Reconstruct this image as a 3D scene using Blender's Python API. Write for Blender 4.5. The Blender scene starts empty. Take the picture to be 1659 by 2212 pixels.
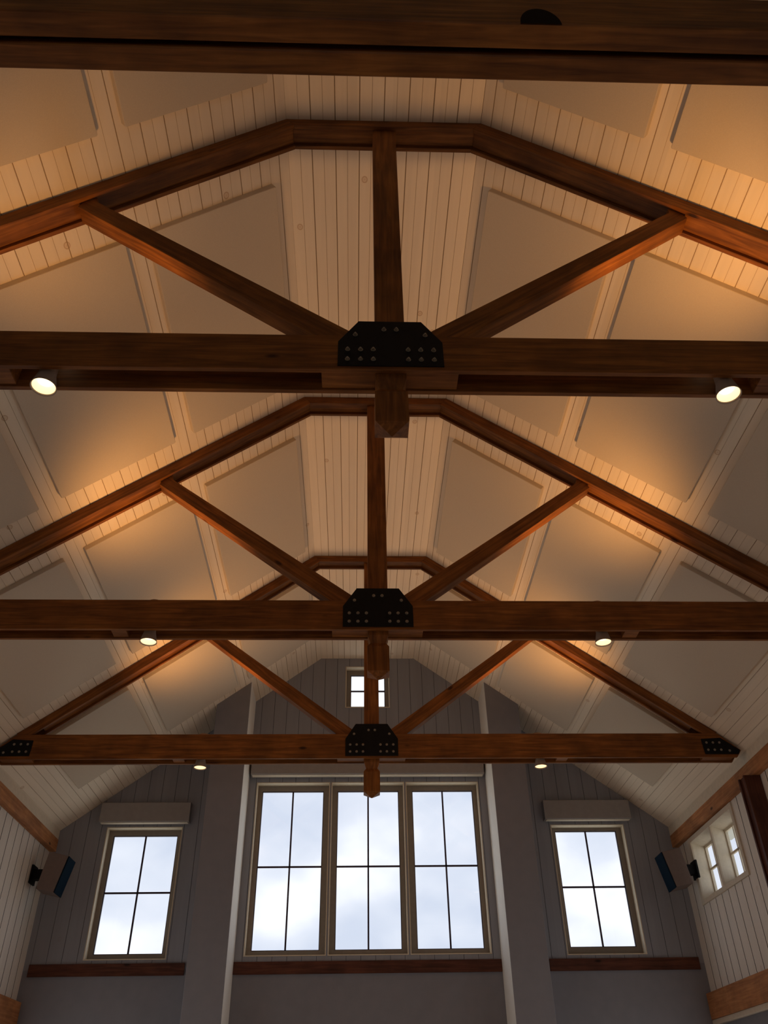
import bpy, bmesh, math, random
from mathutils import Vector, Matrix
random.seed(7)
C = bpy.context.scene.collection
U = 4.0          # metres per layout unit
FL = 1.6         # camera height above the floor

def P(x, y, z):
    return Vector((x*U, y*U, z*U + FL))

# ---------------------------------------------------------------- materials
def new_mat(name):
    m = bpy.data.materials.new(name); m.use_nodes = True
    nt = m.node_tree
    return m, nt, nt.nodes['Principled BSDF']

def ramp(nt, stops):
    r = nt.nodes.new('ShaderNodeValToRGB'); e = r.color_ramp.elements
    e[0].position, e[0].color = stops[0][0], (*stops[0][1], 1)
    e[1].position, e[1].color = stops[-1][0], (*stops[-1][1], 1)
    for p, c in stops[1:-1]:
        k = e.new(p); k.color = (*c, 1)
    return r

def mix_rgb(nt, mode, fac, a, b):
    n = nt.nodes.new('ShaderNodeMix'); n.data_type = 'RGBA'; n.blend_type = mode
    if isinstance(fac, (int, float)): n.inputs[0].default_value = fac
    else: nt.links.new(fac, n.inputs[0])
    for s, v in ((6, a), (7, b)):
        if isinstance(v, tuple): n.inputs[s].default_value = (*v, 1)
        else: nt.links.new(v, n.inputs[s])
    return n.outputs[2]

def timber_mat(name, c0, c1, c2, rough=.55, knots=True, grain=1.0):
    m, nt, b = new_mat(name); L = nt.links
    at = nt.nodes.new('ShaderNodeAttribute'); at.attribute_name = 'grain'
    oi = nt.nodes.new('ShaderNodeObjectInfo')
    ad = nt.nodes.new('ShaderNodeVectorMath'); ad.operation = 'ADD'
    L.new(at.outputs['Vector'], ad.inputs[0]); L.new(oi.outputs['Location'], ad.inputs[1])
    mp = nt.nodes.new('ShaderNodeMapping'); mp.inputs['Scale'].default_value = (.9, 14, 14)
    L.new(ad.outputs[0], mp.inputs[0])
    n = nt.nodes.new('ShaderNodeTexNoise'); n.inputs['Scale'].default_value = 2.2*grain
    n.inputs['Detail'].default_value = 7; n.inputs['Distortion'].default_value = .6
    L.new(mp.outputs[0], n.inputs['Vector'])
    r = ramp(nt, [(.28, c0), (.5, c1), (.74, c2)]); L.new(n.outputs['Fac'], r.inputs[0])
    big = nt.nodes.new('ShaderNodeTexNoise'); big.inputs['Scale'].default_value = 3.2; big.inputs['Detail'].default_value = 5
    L.new(ad.outputs[0], big.inputs['Vector'])
    rb = ramp(nt, [(.3, (.66, .62, .60)), (.7, (1.15, 1.1, 1.05))]); L.new(big.outputs['Fac'], rb.inputs[0])
    col = mix_rgb(nt, 'MULTIPLY', 1.0, r.outputs[0], rb.outputs[0])
    if knots:
        mk = nt.nodes.new('ShaderNodeMapping'); mk.inputs['Scale'].default_value = (1.3, 3.2, 3.2)
        L.new(ad.outputs[0], mk.inputs[0])
        v = nt.nodes.new('ShaderNodeTexVoronoi'); v.inputs['Scale'].default_value = 1.0
        L.new(mk.outputs[0], v.inputs['Vector'])
        rk = ramp(nt, [(.035, (.12, .1, .09)), (.085, (1, 1, 1))]); L.new(v.outputs['Distance'], rk.inputs[0])
        col = mix_rgb(nt, 'MULTIPLY', .9, col, rk.outputs[0])
    L.new(col, b.inputs['Base Color'])
    b.inputs['Roughness'].default_value = rough
    b.inputs['Specular IOR Level'].default_value = .25
    bp = nt.nodes.new('ShaderNodeBump'); bp.inputs['Strength'].default_value = .25; bp.inputs['Distance'].default_value = .004
    L.new(n.outputs['Fac'], bp.inputs['Height']); L.new(bp.outputs[0], b.inputs['Normal'])
    return m

def painted_boards(name, col, knot=(.45, .25, .1), rough=.6, boards=.104, axis=0, vary=.06):
    """white washed boards: slow grain, a little difference from board to board, a few ringed knots"""
    m, nt, b = new_mat(name); L = nt.links
    at = nt.nodes.new('ShaderNodeAttribute'); at.attribute_name = 'grain'
    mp = nt.nodes.new('ShaderNodeMapping'); mp.inputs['Scale'].default_value = (.7, 9, 9)
    L.new(at.outputs['Vector'], mp.inputs[0])
    n = nt.nodes.new('ShaderNodeTexNoise'); n.inputs['Scale'].default_value = 2.5; n.inputs['Detail'].default_value = 6
    L.new(mp.outputs[0], n.inputs['Vector'])
    r = ramp(nt, [(.3, tuple(c*(1-vary) for c in col)), (.7, tuple(min(1, c*(1+vary)) for c in col))])
    L.new(n.outputs['Fac'], r.inputs[0])
    sp = nt.nodes.new('ShaderNodeSeparateXYZ'); L.new(at.outputs['Vector'], sp.inputs[0])
    dv = nt.nodes.new('ShaderNodeMath'); dv.operation = 'DIVIDE'; dv.inputs[1].default_value = boards
    L.new(sp.outputs[1], dv.inputs[0])
    fl = nt.nodes.new('ShaderNodeMath'); fl.operation = 'FLOOR'; L.new(dv.outputs[0], fl.inputs[0])
    wn = nt.nodes.new('ShaderNodeTexWhiteNoise'); wn.noise_dimensions = '1D'; L.new(fl.outputs[0], wn.inputs['W'])
    rw = ramp(nt, [(0, (1-vary*1.6,)*3), (1, (1+vary*.6,)*3)]); L.new(wn.outputs['Value'], rw.inputs[0])
    col1 = mix_rgb(nt, 'MULTIPLY', 1, r.outputs[0], rw.outputs[0])
    v = nt.nodes.new('ShaderNodeTexVoronoi'); v.voronoi_dimensions = '2D'; v.inputs['Scale'].default_value = .85
    mk = nt.nodes.new('ShaderNodeMapping'); mk.inputs['Scale'].default_value = (.8, 1, 1)
    L.new(at.outputs['Vector'], mk.inputs[0]); L.new(mk.outputs[0], v.inputs['Vector'])
    rk = ramp(nt, [(.0, (.55, .55, .55)), (.015, (.85, .85, .85)), (.020, (.2, .2, .2)), (.026, (1, 1, 1))])
    L.new(v.outputs['Distance'], rk.inputs[0])
    inv = nt.nodes.new('ShaderNodeInvert'); L.new(rk.outputs[0], inv.inputs['Color'])
    col2 = mix_rgb(nt, 'MIX', inv.outputs[0], col1, knot)
    L.new(col2, b.inputs['Base Color'])
    b.inputs['Roughness'].default_value = rough; b.inputs['Specular IOR Level'].default_value = .3
    bp = nt.nodes.new('ShaderNodeBump'); bp.inputs['Strength'].default_value = .12; bp.inputs['Distance'].default_value = .003
    L.new(n.outputs['Fac'], bp.inputs['Height']); L.new(bp.outputs[0], b.inputs['Normal'])
    return m

def plain(name, col, rough=.6, spec=.3, metal=0, noise=.05, scale=20, bump=.1):
    m, nt, b = new_mat(name); L = nt.links
    tc = nt.nodes.new('ShaderNodeTexCoord')
    n = nt.nodes.new('ShaderNodeTexNoise'); n.inputs['Scale'].default_value = scale; n.inputs['Detail'].default_value = 4
    L.new(tc.outputs['Object'], n.inputs['Vector'])
    r = ramp(nt, [(.3, tuple(c*(1-noise) for c in col)), (.7, tuple(min(1, c*(1+noise)) for c in col))])
    L.new(n.outputs['Fac'], r.inputs[0]); L.new(r.outputs[0], b.inputs['Base Color'])
    b.inputs['Roughness'].default_value = rough; b.inputs['Specular IOR Level'].default_value = spec
    b.inputs['Metallic'].default_value = metal
    if bump:
        bp = nt.nodes.new('ShaderNodeBump'); bp.inputs['Strength'].default_value = bump; bp.inputs['Distance'].default_value = .002
        L.new(n.outputs['Fac'], bp.inputs['Height']); L.new(bp.outputs[0], b.inputs['Normal'])
    return m

def glow(name, col, s):
    m, nt, b = new_mat(name)
    b.inputs['Base Color'].default_value = (.6, .5, .4, 1)
    b.inputs['Emission Color'].default_value = (*col, 1); b.inputs['Emission Strength'].default_value = s
    return m

def glass_mat():
    m = bpy.data.materials.new('pane_glass'); m.use_nodes = True
    nt = m.node_tree; nt.nodes.clear()
    o = nt.nodes.new('ShaderNodeOutputMaterial'); t = nt.nodes.new('ShaderNodeBsdfTransparent')
    t.inputs[0].default_value = (.97, .985, .98, 1)
    g = nt.nodes.new('ShaderNodeBsdfGlossy'); g.inputs['Roughness'].default_value = .03
    mx = nt.nodes.new('ShaderNodeMixShader'); lw = nt.nodes.new('ShaderNodeLayerWeight'); pw = nt.nodes.new('ShaderNodeMath'); pw.operation = 'POWER'; pw.inputs[1].default_value = 5
    nt.links.new(lw.outputs['Facing'], pw.inputs[0]); fr = nt.nodes.new('ShaderNodeMath'); fr.operation = 'MULTIPLY_ADD'
    nt.links.new(pw.outputs[0], fr.inputs[0]); fr.inputs[1].default_value = .5; fr.inputs[2].default_value = .03
    nt.links.new(fr.outputs[0], mx.inputs[0]); nt.links.new(t.outputs[0], mx.inputs[1]); nt.links.new(g.outputs[0], mx.inputs[2])
    nt.links.new(mx.outputs[0], o.inputs[0])
    return m

M = dict(
    timber=timber_mat('douglas_fir', (.12, .040, .008), (.21, .075, .014), (.32, .125, .024)),
    timber_dark=timber_mat('douglas_fir_band', (.06, .020, .012), (.10, .034, .020), (.15, .055, .03)),
    timber_band=timber_mat('pine_band', (.34, .14, .055), (.46, .21, .085), (.58, .29, .125)),
    ceil=painted_boards('whitewashed_ceiling_boards', (.84, .73, .58), vary=.025),
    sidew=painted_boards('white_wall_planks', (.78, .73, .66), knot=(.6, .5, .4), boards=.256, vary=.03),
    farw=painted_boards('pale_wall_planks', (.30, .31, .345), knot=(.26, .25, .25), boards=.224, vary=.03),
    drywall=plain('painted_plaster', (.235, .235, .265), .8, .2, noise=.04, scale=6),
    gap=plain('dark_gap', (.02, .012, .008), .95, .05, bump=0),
    groove=plain('shaded_groove', (.38, .27, .16), .9, .1, bump=0),  # this and the faint one put the grooves' shade into the colour
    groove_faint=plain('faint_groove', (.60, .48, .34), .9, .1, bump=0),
    fabric=plain('acoustic_fabric', (.62, .535, .425), .95, .05, noise=.04, scale=160, bump=.2),
    steel=plain('black_steel_plate', (.004, .004, .005), .6, .2, noise=.3, scale=30, bump=.15),
    bolt=plain('zinc_bolt', (.34, .30, .24), .4, .5, .7, noise=.1, scale=60),
    wframe=plain('taupe_window_paint', (.27, .235, .20), .5, .4),
    reveal=plain('cream_reveal_paint', (.68, .60, .46), .6, .3),
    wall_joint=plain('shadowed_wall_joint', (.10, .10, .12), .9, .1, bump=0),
    lit_side=plain('window_lit_pier_side', (.85, .84, .80), .7, .2, noise=.02, scale=6),  # inner faces of the piers, window light on them put into the colour
    muntin=plain('dark_muntin_paint', (.045, .03, .05), .5, .3),
    white=plain('cream_trim_paint', (.66, .58, .46), .6, .3),
    blind=plain('grey_blind_fabric', (.33, .31, .30), .85, .1, noise=.04, scale=12),
    fixture=plain('white_lamp_housing', (.30, .24, .20), .5, .3),
    grille=plain('black_speaker_grille', (.004, .014, .028), .9, .05, noise=.3, scale=200),
    cabinet=plain('taupe_speaker_cabinet', (.20, .155, .14), .6, .3),
    lamp=glow('warm_lamp_face', (1.0, .80, .50), 2.0),
    lamp2=glow('warm_lamp_bowl', (1.0, .68, .34), 1.25),
    floor=plain('pale_oak_floor', (.50, .44, .36), .5, .4, noise=.2, scale=3),
    outside=plain('painted_soffit', (.5, .5, .47), .8, .2),
    glass=glass_mat(),
)

# ---------------------------------------------------------------- mesh helpers
def link(name, bm, mat, parent=None, smooth=False):
    bmesh.ops.recalc_face_normals(bm, faces=bm.faces)
    me = bpy.data.meshes.new(name); bm.to_mesh(me); bm.free()
    me.materials.append(mat)
    if smooth:
        for p in me.polygons: p.use_smooth = True
    o = bpy.data.objects.new(name, me); C.objects.link(o)
    if parent: o.parent = parent
    return o

def grain(o, d, across=None):
    """per vertex coordinates along and across the board for the wood materials"""
    d = Vector(d).normalized()
    a = Vector(across).normalized() if across else (Vector((0, 0, 1)) if abs(d.z) < .9 else Vector((1, 0, 0)))
    a = (a - d*a.dot(d)).normalized(); c = d.cross(a)
    off = Vector((random.uniform(0, 50), 0, random.uniform(0, 50)))
    att = o.data.attributes.new('grain', 'FLOAT_VECTOR', 'POINT')
    for i, v in enumerate(o.data.vertices):
        p = v.co
        att.data[i].vector = Vector((p.dot(d), p.dot(a), p.dot(c))) + off
    return o

def empty(name, loc=(0, 0, 0), rz=0):
    o = bpy.data.objects.new(name, None); C.objects.link(o)
    o.location = loc; o.rotation_euler = (0, 0, rz); o.empty_display_size = .2
    return o

def tag(o, label=None, cat=None, group=None, kind=None):
    if label: o['label'] = label
    if cat: o['category'] = cat
    if group: o['group'] = group
    if kind: o['kind'] = kind
    return o

def copy_tree(o, parent=None):
    c = o.copy(); C.objects.link(c); c.parent = parent
    for ch in list(o.children): copy_tree(ch, c)
    return c

def add_box(bm, a, b):
    x0, y0, z0 = a; x1, y1, z1 = b
    v = [bm.verts.new(p) for p in ((x0,y0,z0),(x1,y0,z0),(x1,y1,z0),(x0,y1,z0),(x0,y0,z1),(x1,y0,z1),(x1,y1,z1),(x0,y1,z1))]
    for f in ((0,1,2,3),(4,5,6,7),(0,1,5,4),(1,2,6,5),(2,3,7,6),(3,0,4,7)): bm.faces.new([v[i] for i in f])

def bevel(bm, w, seg=1):
    if w: bmesh.ops.bevel(bm, geom=list(bm.edges), offset=w, segments=seg, affect='EDGES', profile=.5, clamp_overlap=True)

def ubox(name, x0, x1, y0, y1, z0, z1, mat, parent=None, bev=.003, d=(1, 0, 0), org=(0, 0, 0)):
    """box in layout units (world frame, minus org in layout units when parented)"""
    bm = bmesh.new()
    a = [(x0-org[0])*U, (y0-org[1])*U, (z0-org[2])*U]; b = [(x1-org[0])*U, (y1-org[1])*U, (z1-org[2])*U]
    if org == (0, 0, 0): a[2] += FL; b[2] += FL
    add_box(bm, a, b); bevel(bm, bev)
    return grain(link(name, bm, mat, parent), d)

def prism(name, poly, y0, y1, mat, parent, d=(1, 0, 0), bev=.003):
    """polygon in the XZ plane (layout units, truss frame) run from y0 to y1"""
    bm = bmesh.new()
    f = [bm.verts.new((x*U, y0*U, z*U)) for x, z in poly]
    k = [bm.verts.new((x*U, y1*U, z*U)) for x, z in poly]
    bm.faces.new(f); bm.faces.new(k[::-1]); n = len(poly)
    for i in range(n): bm.faces.new((f[i], f[(i+1) % n], k[(i+1) % n], k[i]))
    bmesh.ops.recalc_face_normals(bm, faces=bm.faces)
    bevel(bm, bev)
    return grain(link(name, bm, mat, parent), d)

def loft(bm, rings, close=True):
    rs = [[bm.verts.new(p) for p in r] for r in rings]
    n = len(rs[0])
    for a, b in zip(rs, rs[1:]):
        for i in range(n): bm.faces.new((a[i], a[(i+1) % n], b[(i+1) % n], b[i]))
    if close:
        bm.faces.new(rs[0][::-1]); bm.faces.new(rs[-1])
    return rs

def circle(r, z, n=32, cx=0, cy=0):
    return [(cx + r*math.cos(2*math.pi*i/n), cy + r*math.sin(2*math.pi*i/n), z) for i in range(n)]

# ---------------------------------------------------------------- layout numbers
ZR, HW, SL = 1.800, .217, .75           # ridge ceiling height, half width of its flat, slope
TR = [.918, 1.775, 2.632]               # front faces of the three trusses
YF, YB = 3.49, -1.3                     # far wall, wall behind the camera
XW, XT = 1.283, 1.258                   # side wall plane, plane of the bands on it
def zc(x): return ZR - SL*max(0, abs(x) - HW)

# ---------------------------------------------------------------- ceiling
def ceiling():
    pts = []                                         # (x, z) down-facing profile from left eave to right eave
    dirs = []
    def run(p0, p1, n, first=0):
        L = (Vector(p1) - Vector(p0)); ln = L.length; t = L.normalized(); nm = Vector((-t.y, t.x))
        if nm.y < 0: nm = -nm
        w = ln/n
        for i in range(n):
            deep = (i + first) % 2 == 0
            g, dp = (.00105, .0016) if deep else (.0006, .0008)
            a = Vector(p0) + t*(w*i); b = a + t*w
            if i == 0:
                if pts: pts.pop()
                pts.append(a)
            pts.append(b - t*g); pts.append(b + nm*dp)
            pts.append(b + t*g) if i < n-1 else pts.append(b + t*.0003)
            kinds.extend([0, 1 if deep else 2, 1 if deep else 2])
    ex = XT + .04
    kinds = []
    run((-ex, zc(ex)), (-HW, ZR), 52)
    run((-HW, ZR), (HW, ZR), 16, 1)
    run((HW, ZR), (ex, zc(ex)), 52)
    bm = bmesh.new()
    y0, y1 = YB*U, (YF+.05)*U
    lo = [bm.verts.new((p.x*U, y0, p.y*U+FL)) for p in pts]; lo2 = [bm.verts.new((p.x*U, y1, p.y*U+FL)) for p in pts]
    T = .05
    top = [(-ex, zc(ex)+T*1.3), (-HW, ZR+T), (HW, ZR+T), (ex, zc(ex)+T*1.3)]
    up = [bm.verts.new((x*U, y0, z*U+FL)) for x, z in top]; up2 = [bm.verts.new((x*U, y1, z*U+FL)) for x, z in top]
    for i in range(len(lo)-1): bm.faces.new((lo[i], lo[i+1], lo2[i+1], lo2[i]))
    for i in range(3): bm.faces.new((up[i], up[i+1], up2[i+1], up2[i]))
    bm.faces.new((lo[0], up[0], up2[0], lo2[0])); bm.faces.new((lo[-1], up[-1], up2[-1], lo2[-1]))
    o = link('ceiling', bm, M['ceil'])
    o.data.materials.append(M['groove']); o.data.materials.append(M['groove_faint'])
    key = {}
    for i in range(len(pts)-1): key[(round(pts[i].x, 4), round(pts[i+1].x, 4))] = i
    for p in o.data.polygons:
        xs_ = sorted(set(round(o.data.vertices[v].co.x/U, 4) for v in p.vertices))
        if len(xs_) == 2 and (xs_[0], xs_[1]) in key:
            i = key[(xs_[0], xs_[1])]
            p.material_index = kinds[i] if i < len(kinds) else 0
    # arc length across, Y along
    att = o.data.attributes.new('grain', 'FLOAT_VECTOR', 'POINT')
    for i, v in enumerate(o.data.vertices):
        x = v.co.x/U; s = abs(x) if abs(x) < HW else HW + (abs(x)-HW)*1.25
        att.data[i].vector = Vector((v.co.y, math.copysign(s, x)*U + 20, .3))
    tag(o, kind='structure')
ceiling()

# ---------------------------------------------------------------- walls
def clip_gable(bm):
    for sx in (-1, 1):
        co = Vector((sx*HW*U, 0, (ZR+.02)*U+FL)); no = Vector((sx*SL, 0, 1)).normalized()
        bmesh.ops.bisect_plane(bm, geom=list(bm.verts)+list(bm.edges)+list(bm.faces), plane_co=co, plane_no=no, clear_outer=True)
    bmesh.ops.bisect_plane(bm, geom=list(bm.verts)+list(bm.edges)+list(bm.faces), plane_co=Vector((0, 0, (ZR+.02)*U+FL)), plane_no=Vector((0, 0, 1)), clear_outer=True)

def cuts(lo, hi, extra):
    s = sorted(set([round(v, 5) for v in [lo, hi] + [e for e in extra if lo < e < hi]]))
    return list(zip(s, s[1:]))

# openings in the far wall: (x0, x1, z0, z1)
WO = [(-1.070, -.761, .546, 1.032), (-.4725, -.161, .553, 1.214), (-.155, .155, .553, 1.214), (.161, .4725, .553, 1.214),
      (.761, 1.070, .546, 1.032), (-.1015, .1015, 1.553, 1.758)]
def far_wall():
    bm = bmesh.new()
    gx = [i*.056 + .028 for i in range(-24, 24)]; gw = .0009
    xs = [XW + .01, -XW - .01]
    for g in gx: xs += [g-gw, g+gw]
    for a in WO: xs += [a[0], a[1]]
    zs = [-FL/U, .515, ZR+.06]
    for a in WO: zs += [a[2], a[3]]
    for x0, x1 in cuts(-XW-.01, XW+.01, xs):
        gap = any(g-gw-1e-5 < (x0+x1)/2 < g+gw+1e-5 for g in gx)
        zz = []
        for z0, z1 in cuts(-FL/U, ZR+.06, zs):
            cx, cz = (x0+x1)/2, (z0+z1)/2
            if any(a[0] < cx < a[1] and a[2] < cz < a[3] for a in WO): continue
            back = .0022 if (gap and cz > .515) else 0
            if zz and zz[-1][2] == back and abs(zz[-1][1]-z0) < 1e-6 and abs(z0-.515) > 1e-4 and abs(z0-.37) > 1e-4: zz[-1][1] = z1
            else: zz.append([z0, z1, back])
        for z0, z1, back in zz:
            add_box(bm, (x0*U, (YF+back)*U, z0*U+FL), (x1*U, (YF+.05)*U, z1*U+FL))
    clip_gable(bm)
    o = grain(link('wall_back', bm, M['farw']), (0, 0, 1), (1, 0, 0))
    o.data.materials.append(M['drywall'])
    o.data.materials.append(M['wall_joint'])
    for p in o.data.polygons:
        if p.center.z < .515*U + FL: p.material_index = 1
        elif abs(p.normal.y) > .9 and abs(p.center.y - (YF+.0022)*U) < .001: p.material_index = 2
    tag(o, kind='structure')
far_wall()

# small paired window in the right wall: one recess per light (y0, y1, z0, z1)
RO = [(3.135, 3.344, .706, .915), (2.920, 3.122, .706, .915)]
def side_wall(sx, name, holes):
    bm = bmesh.new()
    gy = [3.367 - .064*i for i in range(-1, 75)]; gw = .0019
    ys = []
    for g in gy: ys += [g-gw, g+gw]
    for a in holes: ys += [a[0], a[1]]
    zs = [-FL/U, .37, 1.03]
    for a in holes: zs += [a[2], a[3]]
    for y0, y1 in cuts(YB, YF+.05, ys):
        gap = any(g-gw-1e-5 < (y0+y1)/2 < g+gw+1e-5 for g in gy)
        zz = []
        for z0, z1 in cuts(-FL/U, 1.03, zs):
            cy, cz = (y0+y1)/2, (z0+z1)/2
            if any(a[0] < cy < a[1] and a[2] < cz < a[3] for a in holes): continue
            back = .004 if (gap and cz > .37) else 0
            if zz and zz[-1][2] == back and abs(zz[-1][1]-z0) < 1e-6 and abs(z0-.515) > 1e-4 and abs(z0-.37) > 1e-4: zz[-1][1] = z1
            else: zz.append([z0, z1, back])
        for z0, z1, back in zz:
            xa, xb = sorted((sx*(XW+back)*U, sx*(XW+.05)*U))
            add_box(bm, (xa, y0*U, z0*U+FL), (xb, y1*U, z1*U+FL))
    o = grain(link(name, bm, M['sidew']), (0, 0, 1), (0, 1, 0))
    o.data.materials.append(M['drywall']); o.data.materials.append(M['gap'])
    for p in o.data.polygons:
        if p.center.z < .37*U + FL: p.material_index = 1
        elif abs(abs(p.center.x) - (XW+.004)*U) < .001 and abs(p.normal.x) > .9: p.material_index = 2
        elif abs(p.normal.y) > .9: p.material_index = 2          # board edges inside the joints, coloured dark like the gap
    tag(o, kind='structure')
LO = [(1.05, 1.75, -.38, .26), (1.9, 2.55, -.38, .26), (2.7, 3.3, -.38, .26)]  # unseen low openings, added to bring daylight into the room
side_wall(1, 'wall_right', [(2.915, 3.362, .700, .921)] + LO)
side_wall(-1, 'wall_left', LO)

# wall behind the camera and its unseen opening, added to let in daylight
BO = [(-.55, .55, -.36, .30)]
def rear_wall():
    bm = bmesh.new(); xs, zs = [], []
    for a in BO: xs += [a[0], a[1]]; zs += [a[2], a[3]]
    for x0, x1 in cuts(-XW-.01, XW+.01, xs):
        for z0, z1 in cuts(-FL/U, ZR+.06, zs):
            cx, cz = (x0+x1)/2, (z0+z1)/2
            if any(a[0] < cx < a[1] and a[2] < cz < a[3] for a in BO): continue
            add_box(bm, (x0*U, (YB-.04)*U, z0*U+FL), (x1*U, YB*U, z1*U+FL))
    clip_gable(bm)
    tag(link('wall_front', bm, M['drywall']), kind='structure')
rear_wall()
tag(ubox('floor', -XW-.01, XW+.01, YB-.05, YF+.05, -FL/U-.02, -FL/U, M['floor'], bev=0), kind='structure')

tn = [0]
def trim(*a, **k):
    tn[0] += 1
    return tag(ubox('trim_%d' % tn[0], *a, **k), kind='structure')
for sx in (-1, 1):
    def sxr(a, b): return sorted((sx*a, sx*b))
    trim(*sxr(XT, XW+.0), YB, YF, .983, zc(XT)+.02, M['white'], d=(0, 1, 0))          # white board under the ceiling
    trim(*sxr(XT-.001, XW+.0), YB, YF-.0005, .936, .9835, M['timber_band'], d=(0, 1, 0))     # timber band at the wall head
    trim(*sxr(XT, XW+.0), YB, YF-.012, .328, .411, M['timber_band'], d=(0, 1, 0))     # timber band at mid height
    trim(*sxr(XT+.006, XW+.0), YB, YF, .311, .3275, M['white'], d=(0, 1, 0))
    # piers flanking the big window: they run up to the sloping ceiling
    bm = bmesh.new(); a, b = sxr(.506, .645)
    f = [(a, zc(a)+.01), (b, zc(b)+.01)]
    vv = []
    for y in (3.29, YF):
        vv.append([bm.verts.new(P(a, y, -FL/U)), bm.verts.new(P(b, y, -FL/U)), bm.verts.new(P(b, y, zc(b)+.008)), bm.verts.new(P(a, y, zc(a)+.008))])
    bm.faces.new(vv[0]); bm.faces.new(vv[1][::-1])
    for i in range(4): bm.faces.new((vv[0][i], vv[0][(i+1) % 4], vv[1][(i+1) % 4], vv[1][i]))
    bmesh.ops.recalc_face_normals(bm, faces=bm.faces); bevel(bm, .006)
    tn[0] += 1
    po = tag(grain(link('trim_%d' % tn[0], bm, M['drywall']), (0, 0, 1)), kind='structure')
    po.data.materials.append(M['lit_side'])
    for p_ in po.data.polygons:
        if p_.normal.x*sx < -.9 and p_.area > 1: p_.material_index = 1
    trim(*sxr(.687, 1.262), YF-.008, YF, .4925, .5335, M['timber_dark'])
trim(-.5055, .5055, YF-.008, YF, .4925, .5345, M['timber_dark'])

# ---------------------------------------------------------------- windows
wn = [0]
def frame_ring(bm, x0, x1, z0, z1, w, y0, y1):
    add_box(bm, (x0, y0, z0), (x1, y1, z0+w)); add_box(bm, (x0, y0, z1-w), (x1, y1, z1))
    add_box(bm, (x0, y0, z0+w), (x0+w, y1, z1-w)); add_box(bm, (x1-w, y0, z0+w), (x1, y1, z1-w))

def window(op, gl, rec=.04, thick=.05):
    """op: opening at the wall face, gl: glass rectangle; local frame: x right, y outward, z up"""
    wn[0] += 1
    x0, x1, z0, z1 = op; g0, g1, h0, h1 = gl
    w = empty('window_%d' % wn[0]); tag(w, kind='structure')
    cx, cz = (x0+x1)/2, z0
    w.location = P(cx, YF, cz)
    def q(v, c): return (v-c)*U
    bm = bmesh.new(); t = .0035*U                                   # lining of the recess
    frame_ring(bm, q(x0, cx)+.001, q(x1, cx)-.001, .001, q(z1, cz)-.001, t, -.0015*U, rec*U)
    link('jamb', bm, M['reveal'], w)
    bm = bmesh.new()                                                # sash
    a, b, c, d = q(x0, cx)+.002, q(x1, cx)-.002, .002, q(z1, cz)-.002
    e, f, g, h = q(g0, cx), q(g1, cx), q(h0, cz), q(h1, cz)
    y0, y1 = (rec-.004)*U, (rec+.010)*U
    add_box(bm, (a, y0, c), (b, y1, g)); add_box(bm, (a, y0, h), (b, y1, d))
    add_box(bm, (a, y0, g), (e, y1, h)); add_box(bm, (f, y0, g), (b, y1, h))
    link('sash', bm, M['wframe'], w)
    bm = bmesh.new(); frame_ring(bm, e-.001, f+.001, g-.001, h+.001, .003*U, (rec-.001)*U, (rec+.007)*U)
    link('glazing_bead', bm, M['muntin'], w)
    m = .0034*U
    for nm, bx in (('muntin', ((e+f)/2-m, (e+f)/2+m, g, h)), ('muntin', (e, f, (g+h)/2-m, (g+h)/2+m))):
        bm = bmesh.new(); add_box(bm, (bx[0], rec*U, bx[2]), (bx[1], (rec+.006)*U, bx[3])); bevel(bm, .003)
        link(nm, bm, M['muntin'], w)
    bm = bmesh.new(); add_box(bm, (e, (rec+.0025)*U, g), (f, (rec+.0035)*U, h))
    link('glass_pane', bm, M['glass'], w)
    return w
window(WO[0], (-1.0475, -.7845, .570, 1.008))
window(WO[1], (-.4500, -.1880, .577, 1.188))
window(WO[2], (-.1290, .1320, .577, 1.188))
window(WO[3], (.1900, .4510, .577, 1.188))
window(WO[4], (.7850, 1.0450, .578, 1.016))
window(WO[5], (-.0780, .0810, 1.573, 1.732))

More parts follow.
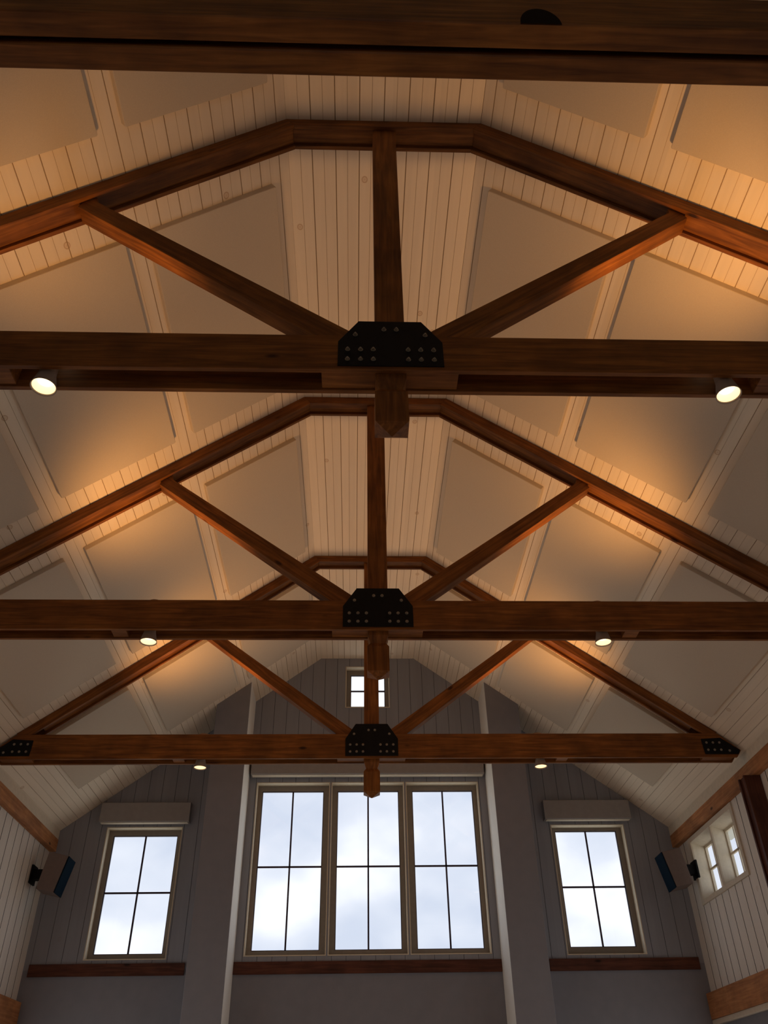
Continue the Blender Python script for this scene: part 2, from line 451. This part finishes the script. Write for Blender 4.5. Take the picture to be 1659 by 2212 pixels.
def side_lights():
    wn[0] += 1
    w = empty('window_%d' % wn[0]); tag(w, kind='structure'); w.location = P(XW, 3.13, .70)
    o = (XW, 3.13, .70)
    bm = bmesh.new()
    def bx(x0, x1, y0, y1, z0, z1): add_box(bm, ((x0-o[0])*U, (y0-o[1])*U, (z0-o[2])*U), ((x1-o[0])*U, (y1-o[1])*U, (z1-o[2])*U))
    a, b, c, d = 2.902, 3.366, .690, .933
    bx(XW-.006, XW, a, b, c, .706); bx(XW-.006, XW, a, b, .915, d)
    bx(XW-.006, XW, a, 2.920, .706, .915); bx(XW-.006, XW, 3.344, b, .706, .915); bx(XW-.006, XW, 3.122, 3.135, .706, .915)
    link('casing', bm, M['white'], w)
    xg = 1.338                                                      # plane of the little sashes
    def V(x, y, z): return ((x-o[0])*U, (y-o[1])*U, (z-o[2])*U)
    for (y0, y1, z0, z1), (s0, s1) in zip(RO, ((3.215, 3.357), (2.995, 3.137))):
        h0, h1 = .738, .897
        bm = bmesh.new()
        fr = [(y0, z0), (y1, z0), (y1, z1), (y0, z1)]; bk = [(s0-.006, h0-.010), (s1+.006, h0-.010), (s1+.006, h1+.008), (s0-.006, h1+.008)]
        if y0 > 3.0: bk[0] = (s0-.006, h0-.010)
        def grow(q, k): 
            cy = sum(p[0] for p in q)/4; cz = sum(p[1] for p in q)/4
            return [(p[0]+math.copysign(k, p[0]-cy), p[1]+math.copysign(k, p[1]-cz)) for p in q]
        rs = [[V(XW-.0055, y, z) for y, z in fr], [V(xg, y, z) for y, z in bk], [V(xg, y, z) for y, z in grow(bk, .003)], [V(XW-.0055, y, z) for y, z in grow(fr, .003)]]
        loft(bm, rs+[rs[0]], close=False); bmesh.ops.remove_doubles(bm, verts=bm.verts, dist=1e-5)
        link('jamb', bm, M['white'], w)
        bm = bmesh.new()
        bx(xg, xg+.010, s0-.012, s1+.012, h0-.016, h0); bx(xg, xg+.010, s0-.012, s1+.012, h1, h1+.014)
        bx(xg, xg+.010, s0-.012, s0, h0, h1); bx(xg, xg+.010, s1, s1+.012, h0, h1)
        link('sash', bm, M['white'], w)
        ym = (s0+s1)/2; zm = (h0+h1)/2
        bm = bmesh.new(); bx(xg, xg+.007, ym-.003, ym+.003, h0, h1); link('muntin', bm, M['white'], w)
        bm = bmesh.new(); bx(xg, xg+.007, s0, s1, zm-.004, zm+.004); link('muntin', bm, M['white'], w)
        bm = bmesh.new(); bx(xg+.003, xg+.004, s0, s1, h0, h1); link('glass_pane', bm, M['glass'], w)
side_lights()
# roof overhang seen through the small side lights
trim(XW+.15, XW+.32, YB, YF+.2, 1.02, 1.035, M['outside'])

# ---------------------------------------------------------------- trusses
LY = (.000, .009, .047, .056)        # front ply, middle layer, rear ply
def low(x): return 1.773 - SL*max(0, abs(x) - .1975)
def build_truss(label):
    t = empty('roof_truss', (0, TR[0]*U, FL))
    tag(t, label, 'roof truss', 'timber roof trusses')
    tim = M['timber']
    e = .004                                                      # rafters stop a hair short of the boards
    A = [(-1.222, .995), (1.222, .995), (1.240, 1.018), (1.176, 1.074), (-1.176, 1.074), (-1.240, 1.018)]
    A[3] = (1.172, 1.078); A[4] = (-1.172, 1.078)
    for y0, y1 in (LY[:2], LY[2:]): prism('tie_beam', A, y0, y1, tim, t)
    for s in (-1, 1):
        for i, (y0, y1) in enumerate((LY[:2], LY[2:])):
            pl = [(s*HW, ZR-e*.25), (s*.1975, 1.773), (s*1.125, low(1.125)), (s*1.171, 1.0785), (s*1.174, zc(1.174)-e*.4)]
            prism('rafter', pl, y0, y1, tim, t, d=(1, 0, -s*SL))
        g = .009
        pl = [(s*HW, ZR-e*.25), (s*(.1975+.004), 1.773+g), (s*1.10, low(1.10)+g*1.2), (s*1.10, zc(1.10)-e*.4)]
        prism('rafter_core', pl, LY[1], LY[2], tim, t, d=(1, 0, -s*SL))
    for y0, y1 in (LY[:2], LY[2:]):
        prism('collar', [(-HW, ZR-.001), (HW, ZR-.001), (.1975, 1.773), (-.1975, 1.773)], y0, y1, tim, t)
    prism('collar_core', [(-HW, ZR-.001), (HW, ZR-.001), (.2015, 1.782), (-.2015, 1.782)], LY[1], LY[2], tim, t)
    # blocking between the two plies of the tie beam
    prism('filler_block', [(-.114, .9985), (.112, .9985), (.112, 1.078), (-.114, 1.078)], LY[1], LY[2], tim, t)
    for s in (-1, 1):
        prism('filler_block', [(s*.618, .9985), (s*.655, .9985), (s*.655, 1.078), (s*.618, 1.078)], LY[1], LY[2], tim, t)
        prism('filler_block', [(s*1.112, .9985), (s*1.215, .9985), (s*1.165, 1.078), (s*1.112, 1.078)], LY[1], LY[2], tim, t)
        # struts: from the plate up to the underside of the rafter
        prism('strut', [(s*.0255, 1.062), (s*.605, low(.605)+.010), (s*.571, low(.571)+.010), (s*.0255, 1.106)][::1] if False else
              [(s*.085, 1.056), (s*.605, 1.459), (s*.596, 1.478), (s*.573, 1.492), (s*.571, 1.477), (s*.0255, 1.0685), (s*.0255, 1.04)],
              LY[1]+.0008, LY[2]-.0008, tim, t, d=(1, 0, s*.76))
    # king post with its carved drop
    bm = bmesh.new(); cy = (LY[1]+LY[2])/2*U; hy = (LY[2]-LY[1])/2*U
    sec = [(1.783, .0252, 1), (.9905, .0252, 1), (.985, .0252, 1), (.965, .0188, .70), (.953, .0265, 1.04), (.8885, .0265, 1.04), (.8730, .0006, .02)]
    rings = [[(-w*U, cy-hy*k, z*U), (w*U, cy-hy*k, z*U), (w*U, cy+hy*k, z*U), (-w*U, cy+hy*k, z*U)] for z, w, k in sec]
    loft(bm, rings); bmesh.ops.recalc_face_normals(bm, faces=bm.faces)
    grain(link('king_post', bm, tim, t), (0, 0, 1))
    # gusset plate and bolts
    def plate(name, poly, bolts, y=-.0022):
        p = prism(name, poly, y, -.0001, M['steel'], t, bev=.0015)
        for bx_, bz in bolts:
            bm = bmesh.new()
            def rr(r, yy, n, ph=0): return [(bx_*U + r*math.cos(ph+2*math.pi*i/n), yy*U, bz*U + r*math.sin(ph+2*math.pi*i/n)) for i in range(n)]
            loft(bm, [rr(.0165, y, 12), rr(.0165, y-.0008, 12)])
            loft(bm, [rr(.0115, y-.0008, 6), rr(.0115, y-.0034, 6)])
            loft(bm, [rr(.006, y-.0034, 10), rr(.006, y-.0052, 10), rr(.004, y-.0056, 10)])
            link('bolt', bm, M['bolt'], p)
        return p
    bl = [(s*a, z) for s in (-1, 1) for a in (.029, .050, .0715) for z in (1.040, 1.0165)] + [(-.0105, 1.0905), (.0105, 1.0905), (-.059, 1.077), (.059, 1.077)]
    plate('gusset_plate', [(-.0875, 1.002), (.0875, 1.002), (.0875, 1.0605), (.0535, 1.1125), (-.0535, 1.1125), (-.0875, 1.0605)], bl)
    for s in (-1, 1):
        plate('heel_plate', [(s*1.115, 1.0045), (s*1.228, 1.0045), (s*1.236, 1.018), (s*1.180, 1.061), (s*1.113, 1.057)],
              [(s*(1.128+.022*i), z) for i in range(3) for z in (1.044, 1.019)] + [(s*1.200, 1.016)])
    return t
t1 = build_truss('nearest full timber truss, black gusset plate with glinting bolts, between the two large lamps')
for i, lab in ((1, 'middle timber truss, halfway between the nearest truss and the one before the windows'),
               (2, 'farthest timber truss, in front of the end wall windows, both heel plates showing')):
    c = copy_tree(t1); c.location = (0, TR[i]*U, FL); c['label'] = lab

# doubled beam overhead, closest to the camera
nb = empty('ceiling_beam', P(0, .395, 1.0))
tag(nb, 'doubled timber beam across the top of the picture with dark gap and knot', 'beam')
o = (0, .395, 1.0)
ubox('beam_timber', -XW, XW, .395, .4225, 1.0, 1.085, M['timber'], nb, .006, org=o)
ubox('beam_timber', -XW, XW, .430, .458, 1.0, 1.085, M['timber'], nb, .006, org=o)
ubox('gap_shade_strip', -XW+.001, XW-.001, .4226, .4299, 1.02, 1.08, M['gap'], nb, 0, org=o)  # dark strip in the open gap between the timbers, shade put into its colour
bm = bmesh.new(); n = 28
pf = [bm.verts.new((( .151 + .0235*math.cos(math.pi*i/n))*U, -.0004*U, (.0002+.040*math.sin(math.pi*i/n))*U)) for i in range(n+1)]
pb = [bm.verts.new((v.co.x, .0006*U, v.co.z)) for v in pf]
bm.faces.new(pf); bm.faces.new(pb[::-1])
for i in range(n): bm.faces.new((pf[i], pf[i+1], pb[i+1], pb[i]))
grain(link('knot', bm, M['gap'], nb), (1, 0, 0))

# post on the right wall (and its twin on the left) under the far truss
for s, lab in ((1, 'dark timber post under the right end of the farthest truss, beside the small paired window'),
               (-1, 'dark timber post under the left end of the farthest truss')):
    p = empty('wall_post', P(s*(XT+.0), TR[2]+.005, -FL/U))
    tag(p, lab, 'post', 'wall posts under the farthest truss')
    oo = (s*XT, TR[2]+.005, -FL/U)
    for y0, y1 in ((.005, .014), (.014, .046), (.046, .055)):
        d_ = 0 if y0 != .014 else .006
        xa, xb = sorted((s*(1.226+d_), s*(XW-.001 if True else 0)))
        bm = bmesh.new()
        add_box(bm, ((xa-oo[0])*U, (TR[2]+y0-oo[1])*U, 0), ((xb-oo[0])*U, (TR[2]+y1-oo[1])*U-.0005, (.9355+FL/U)*U)); bevel(bm, .003)
        grain(link('post_ply', bm, M['timber_dark'], p), (0, 0, 1))

# ---------------------------------------------------------------- acoustic panels on the slopes
SP = [(.256, .517), (.5625, .828), (.877, 1.138)]
YP = [(.205, .822), (1.057, 1.690), (1.925, 2.548), (2.748, 3.222)]
rowname = ['uppermost', 'middle', 'lowest']
bayname = ['ahead of the nearest full truss', 'between the nearest and middle trusses', 'between the middle and farthest trusses', 'between the farthest truss and the window wall']
def panel(sx, s0, s1, y0, y1, lab):
    """a fabric wrapped board lying against the slope; x runs down the slope"""
    w = (s1-s0)*1.25*U; d = (y1-y0)*U; T = .015*U; b = .006
    bm = bmesh.new()
    def ring(i, z):
        r = .010
        return [(x*1.0, y*1.0, z) for x, y in ((i+r, i), (w-i-r, i), (w-i, i+r), (w-i, d-i-r), (w-i-r, d-i), (i+r, d-i), (i, d-i-r), (i, i+r))]
    loft(bm, [ring(0, 0), ring(0, T-b), ring(b*.35, T-b*.35), ring(b, T)])
    o = link('acoustic_panel', bm, M['fabric'])
    ex = Vector((sx, 0, -SL)).normalized(); ey = Vector((0, 1, 0)); ez = Vector((-sx*SL, 0, -1)).normalized()
    if sx < 0: pass
    mt = Matrix((ex, ey, ez)).transposed()
    if mt.determinant() < 0:
        for v in o.data.vertices: pass
    p = P(sx*s0, y0, zc(s0)) + ez*.001
    if mt.determinant() < 0:                      # mirror the mesh so the object keeps a proper rotation
        for v in o.data.vertices: v.co.y = d - v.co.y
        ey = -ey; mt = Matrix((ex, ey, ez)).transposed(); p = P(sx*s0, y1, zc(s0)) + ez*.001
        o.data.flip_normals()
    o.matrix_world = Matrix.Translation(p) @ mt.to_4x4()
    tag(o, lab, 'acoustic panel', 'acoustic panels on the ceiling slopes')
for b, (y0, y1) in enumerate(YP):
    for r_, (s0, s1) in enumerate(SP):
        for sx, sn in ((-1, 'left'), (1, 'right')):
            if b == 0 and r_ == 2: continue
            panel(sx, s0, s1, y0, y1, '%s beige fabric panel on the %s slope %s' % (rowname[r_], sn, bayname[b]))

# ---------------------------------------------------------------- lamps in the tie beams
def build_lamp():
    t = empty('spotlight'); 
    n = 36; k = U
    bm = bmesh.new()                                   # flared housing, open below
    prof = [(.0135, .030), (.0140, .004), (.0150, .000), (.0205, -.0235), (.0210, -.0245), (.0200, -.0245), (.0190, -.0225), (.0145, -.006)]
    loft(bm, [circle(r*k, z*k, n) for r, z in prof], close=False)
    bm.faces.new([v for v in bm.verts if abs(v.co.z-.030*k) < 1e-5])
    link('lamp_housing', bm, M['fixture'], t, True)
    bm = bmesh.new()                                   # glowing bowl and bulb face
    loft(bm, [circle(.0186*k, -.0220*k, n), circle(.0144*k, -.0062*k, n)], close=False)
    link('reflector', bm, M['lamp2'], t, True)
    bm = bmesh.new(); loft(bm, [circle(.0143*k, -.0066*k, n), circle(.0120*k, -.0110*k, n), circle(.0060*k, -.0128*k, n)])
    link('bulb', bm, M['lamp'], t, True)
    bm = bmesh.new()                                   # upward lamp on top of the beam
    loft(bm, [circle(.0150*k, .0797*k, n), circle(.0160*k, .082*k, n), circle(.0160*k, .0885*k, n), circle(.0150*k, .0885*k, n), circle(.0135*k, .085*k, n)], close=False)
    link('uplight_cup', bm, M['fixture'], t, True)
    bm = bmesh.new(); loft(bm, [circle(.0134*k, .083*k, n), circle(.0134*k, .085*k, n)])
    link('uplight_bulb', bm, M['lamp'], t)
    return t
lamps = build_lamp(); first = True
dist = ['nearest full truss', 'middle truss', 'farthest truss']
for i, ty in enumerate(TR):
    for sx, sn in ((-1, 'left'), (1, 'right')):
        o = lamps if first else copy_tree(lamps); first = False
        o.location = P(sx*.563, ty+.028, .9985)
        tag(o, 'lit round lamp under the %s, %s of its king post' % (dist[i], sn), 'lamp', 'warm round lamps under the tie beams')
        for nm, z, rot, e, ang in (('lamp_beam_up', 1.089, (math.pi, 0, 0), 40, 128), ('lamp_beam_down', .9770, (0, 0, 0), 50, 84)):
            ld = bpy.data.lights.new(nm, 'SPOT'); ld.energy = e; ld.spot_size = math.radians(ang); ld.spot_blend = .8
            ld.shadow_soft_size = .05; ld.color = (1, .46, .13)
            lo = bpy.data.objects.new(nm, ld); C.objects.link(lo); lo.rotation_euler = rot
            lo.parent = o; lo.location = (0, 0, (z-.9985)*U)

# ---------------------------------------------------------------- blinds above the windows
def blind(x0, x1, z0, z1, p, lab):
    o = (((x0+x1)/2), YF, z0)
    t = empty('window_blind', P(*o)); tag(t, lab, 'window blind', 'rolled blinds above the windows')
    bm = bmesh.new(); h = (z1-z0)*U; w = (x1-x0)/2*U
    prof = [(0, 0), (-p*U, 0), (-p*U-.006, .012), (-p*U, h*.96), (-p*U+.02, h), (0, h)]
    loft(bm, [[(x, y, z) for y, z in prof] for x in (-w, -w*.5, 0, w*.5, w)])
    link('cassette', bm, M['blind'], t)
    bm = bmesh.new(); add_box(bm, (-w+.02, -p*U+.02, -.012), (w-.02, -p*U*.25, .0)); bevel(bm, .003)
    link('hem_bar', bm, M['white'], t)
blind(-1.098, -.734, 1.043, 1.122, .036, 'rolled grey blind above the left window')
blind(.736, 1.098, 1.045, 1.124, .036, 'rolled grey blind above the right window')
blind(-.497, .497, 1.235, 1.330, .042, 'wide rolled blind above the triple window between the piers')

# ---------------------------------------------------------------- loudspeakers in the corners
def speaker(s, lab):
    a = (1.136, .869); b = (1.165, .741); c = (1.237, .756); d = (1.216, .888)   # grille top, grille bottom, back bottom, back top
    y0, y1 = 3.30, 3.385; o = (XW*s, 3.36, .80)
    t = empty('loudspeaker', P(*o)); tag(t, lab, 'loudspeaker', 'corner loudspeakers')
    def pr(name, poly, y0, y1, m, bev):
        bm = bmesh.new()
        f = [bm.verts.new(((s*x-o[0])*U, (y0-o[1])*U, (z-o[2])*U)) for x, z in poly]
        k = [bm.verts.new(((s*x-o[0])*U, (y1-o[1])*U, (z-o[2])*U)) for x, z in poly]
        bm.faces.new(f); bm.faces.new(k[::-1])
        for i in range(len(poly)): j = (i+1) % len(poly); bm.faces.new((f[i], f[j], k[j], k[i]))
        bmesh.ops.recalc_face_normals(bm, faces=bm.faces); bevel(bm, bev, 2)
        return link(name, bm, m, t)
    def mixp(p, q, f): return (p[0]+(q[0]-p[0])*f, p[1]+(q[1]-p[1])*f)
    a2, b2 = mixp(a, d, .06), mixp(b, c, .06)
    pr('cabinet', [a2, b2, c, d], y0, y1, M['cabinet'], .008)
    pr('speaker_grille', [a, b, mixp(b, c, .055), mixp(a, d, .055)], y0-.001, y1+.001, M['grille'], .006)
    pr('bracket', [(1.224, .835), (1.232, .80), (1.2835, .80), (1.2835, .835)], 3.345, 3.38, M['steel'], .003)
    pr('back_plate', [(1.276, .85), (1.276, .785), (1.2835, .785), (1.2835, .85)], 3.335, 3.39, M['steel'], .002)
speaker(1, 'taupe loudspeaker with dark grille high in the right corner beside the small paired window')
speaker(-1, 'taupe loudspeaker with dark grille high in the left corner beside the left window')

# ---------------------------------------------------------------- sky
w = bpy.data.worlds.new('overcast_sky'); bpy.context.scene.world = w; w.use_nodes = True
nt = w.node_tree; bg = nt.nodes['Background']; L = nt.links
tc = nt.nodes.new('ShaderNodeTexCoord')
mp = nt.nodes.new('ShaderNodeMapping'); mp.inputs['Scale'].default_value = (1, 1, 1.6); mp.inputs['Location'].default_value = (.35, .1, .2)
L.new(tc.outputs['Generated'], mp.inputs[0])
n = nt.nodes.new('ShaderNodeTexNoise'); n.inputs['Scale'].default_value = 5.5; n.inputs['Detail'].default_value = 4; n.inputs['Roughness'].default_value = .45
L.new(mp.outputs[0], n.inputs['Vector'])
r = ramp(nt, [(.38, (.66, .71, .86)), (.5, (.80, .83, .95)), (.62, (1.05, 1.05, 1.10))]); L.new(n.outputs['Fac'], r.inputs[0])
sp = nt.nodes.new('ShaderNodeSeparateXYZ'); L.new(tc.outputs['Generated'], sp.inputs[0])
gr = ramp(nt, [(.47, (0, 0, 0)), (.52, (1, 1, 1))])
mm = nt.nodes.new('ShaderNodeMapRange'); mm.inputs['From Min'].default_value = -1; mm.inputs['From Max'].default_value = 1
L.new(sp.outputs[2], mm.inputs['Value']); L.new(mm.outputs[0], gr.inputs[0])
L.new(mix_rgb(nt, 'MIX', gr.outputs[0], (1.0, .97, .92), r.outputs[0]), bg.inputs[0])  # unseen ground half made bright, as added light for the ceiling
bg.inputs[1].default_value = 1.15

# ---------------------------------------------------------------- camera
F = 1769.1180
th, ps, ro = math.radians(37.41302078), math.radians(-2.37374103), math.radians(-1.05478292)
fw = Vector((-math.sin(ps)*math.cos(th), math.cos(ps)*math.cos(th), math.sin(th)))
rt = Vector((math.cos(ps), math.sin(ps), 0)); up = rt.cross(fw)
rt, up = rt*math.cos(ro) + up*math.sin(ro), -rt*math.sin(ro) + up*math.cos(ro)
cd = bpy.data.cameras.new('camera'); cam = bpy.data.objects.new('camera', cd); C.objects.link(cam)
cam.matrix_world = Matrix.Translation(P(-.054, 0, 0)) @ Matrix((rt, up, -fw)).transposed().to_4x4()
cd.sensor_fit = 'VERTICAL'; cd.sensor_height = 36; cd.sensor_width = 27; cd.lens = F/2212*36
cd.clip_start = .05; cd.clip_end = 500
bpy.context.scene.camera = cam
s = bpy.context.scene
s.view_settings.view_transform = 'Standard'; s.view_settings.look = 'None'
s.view_settings.gamma = 1; s.view_settings.use_curve_mapping = False
s.view_settings.exposure = 0
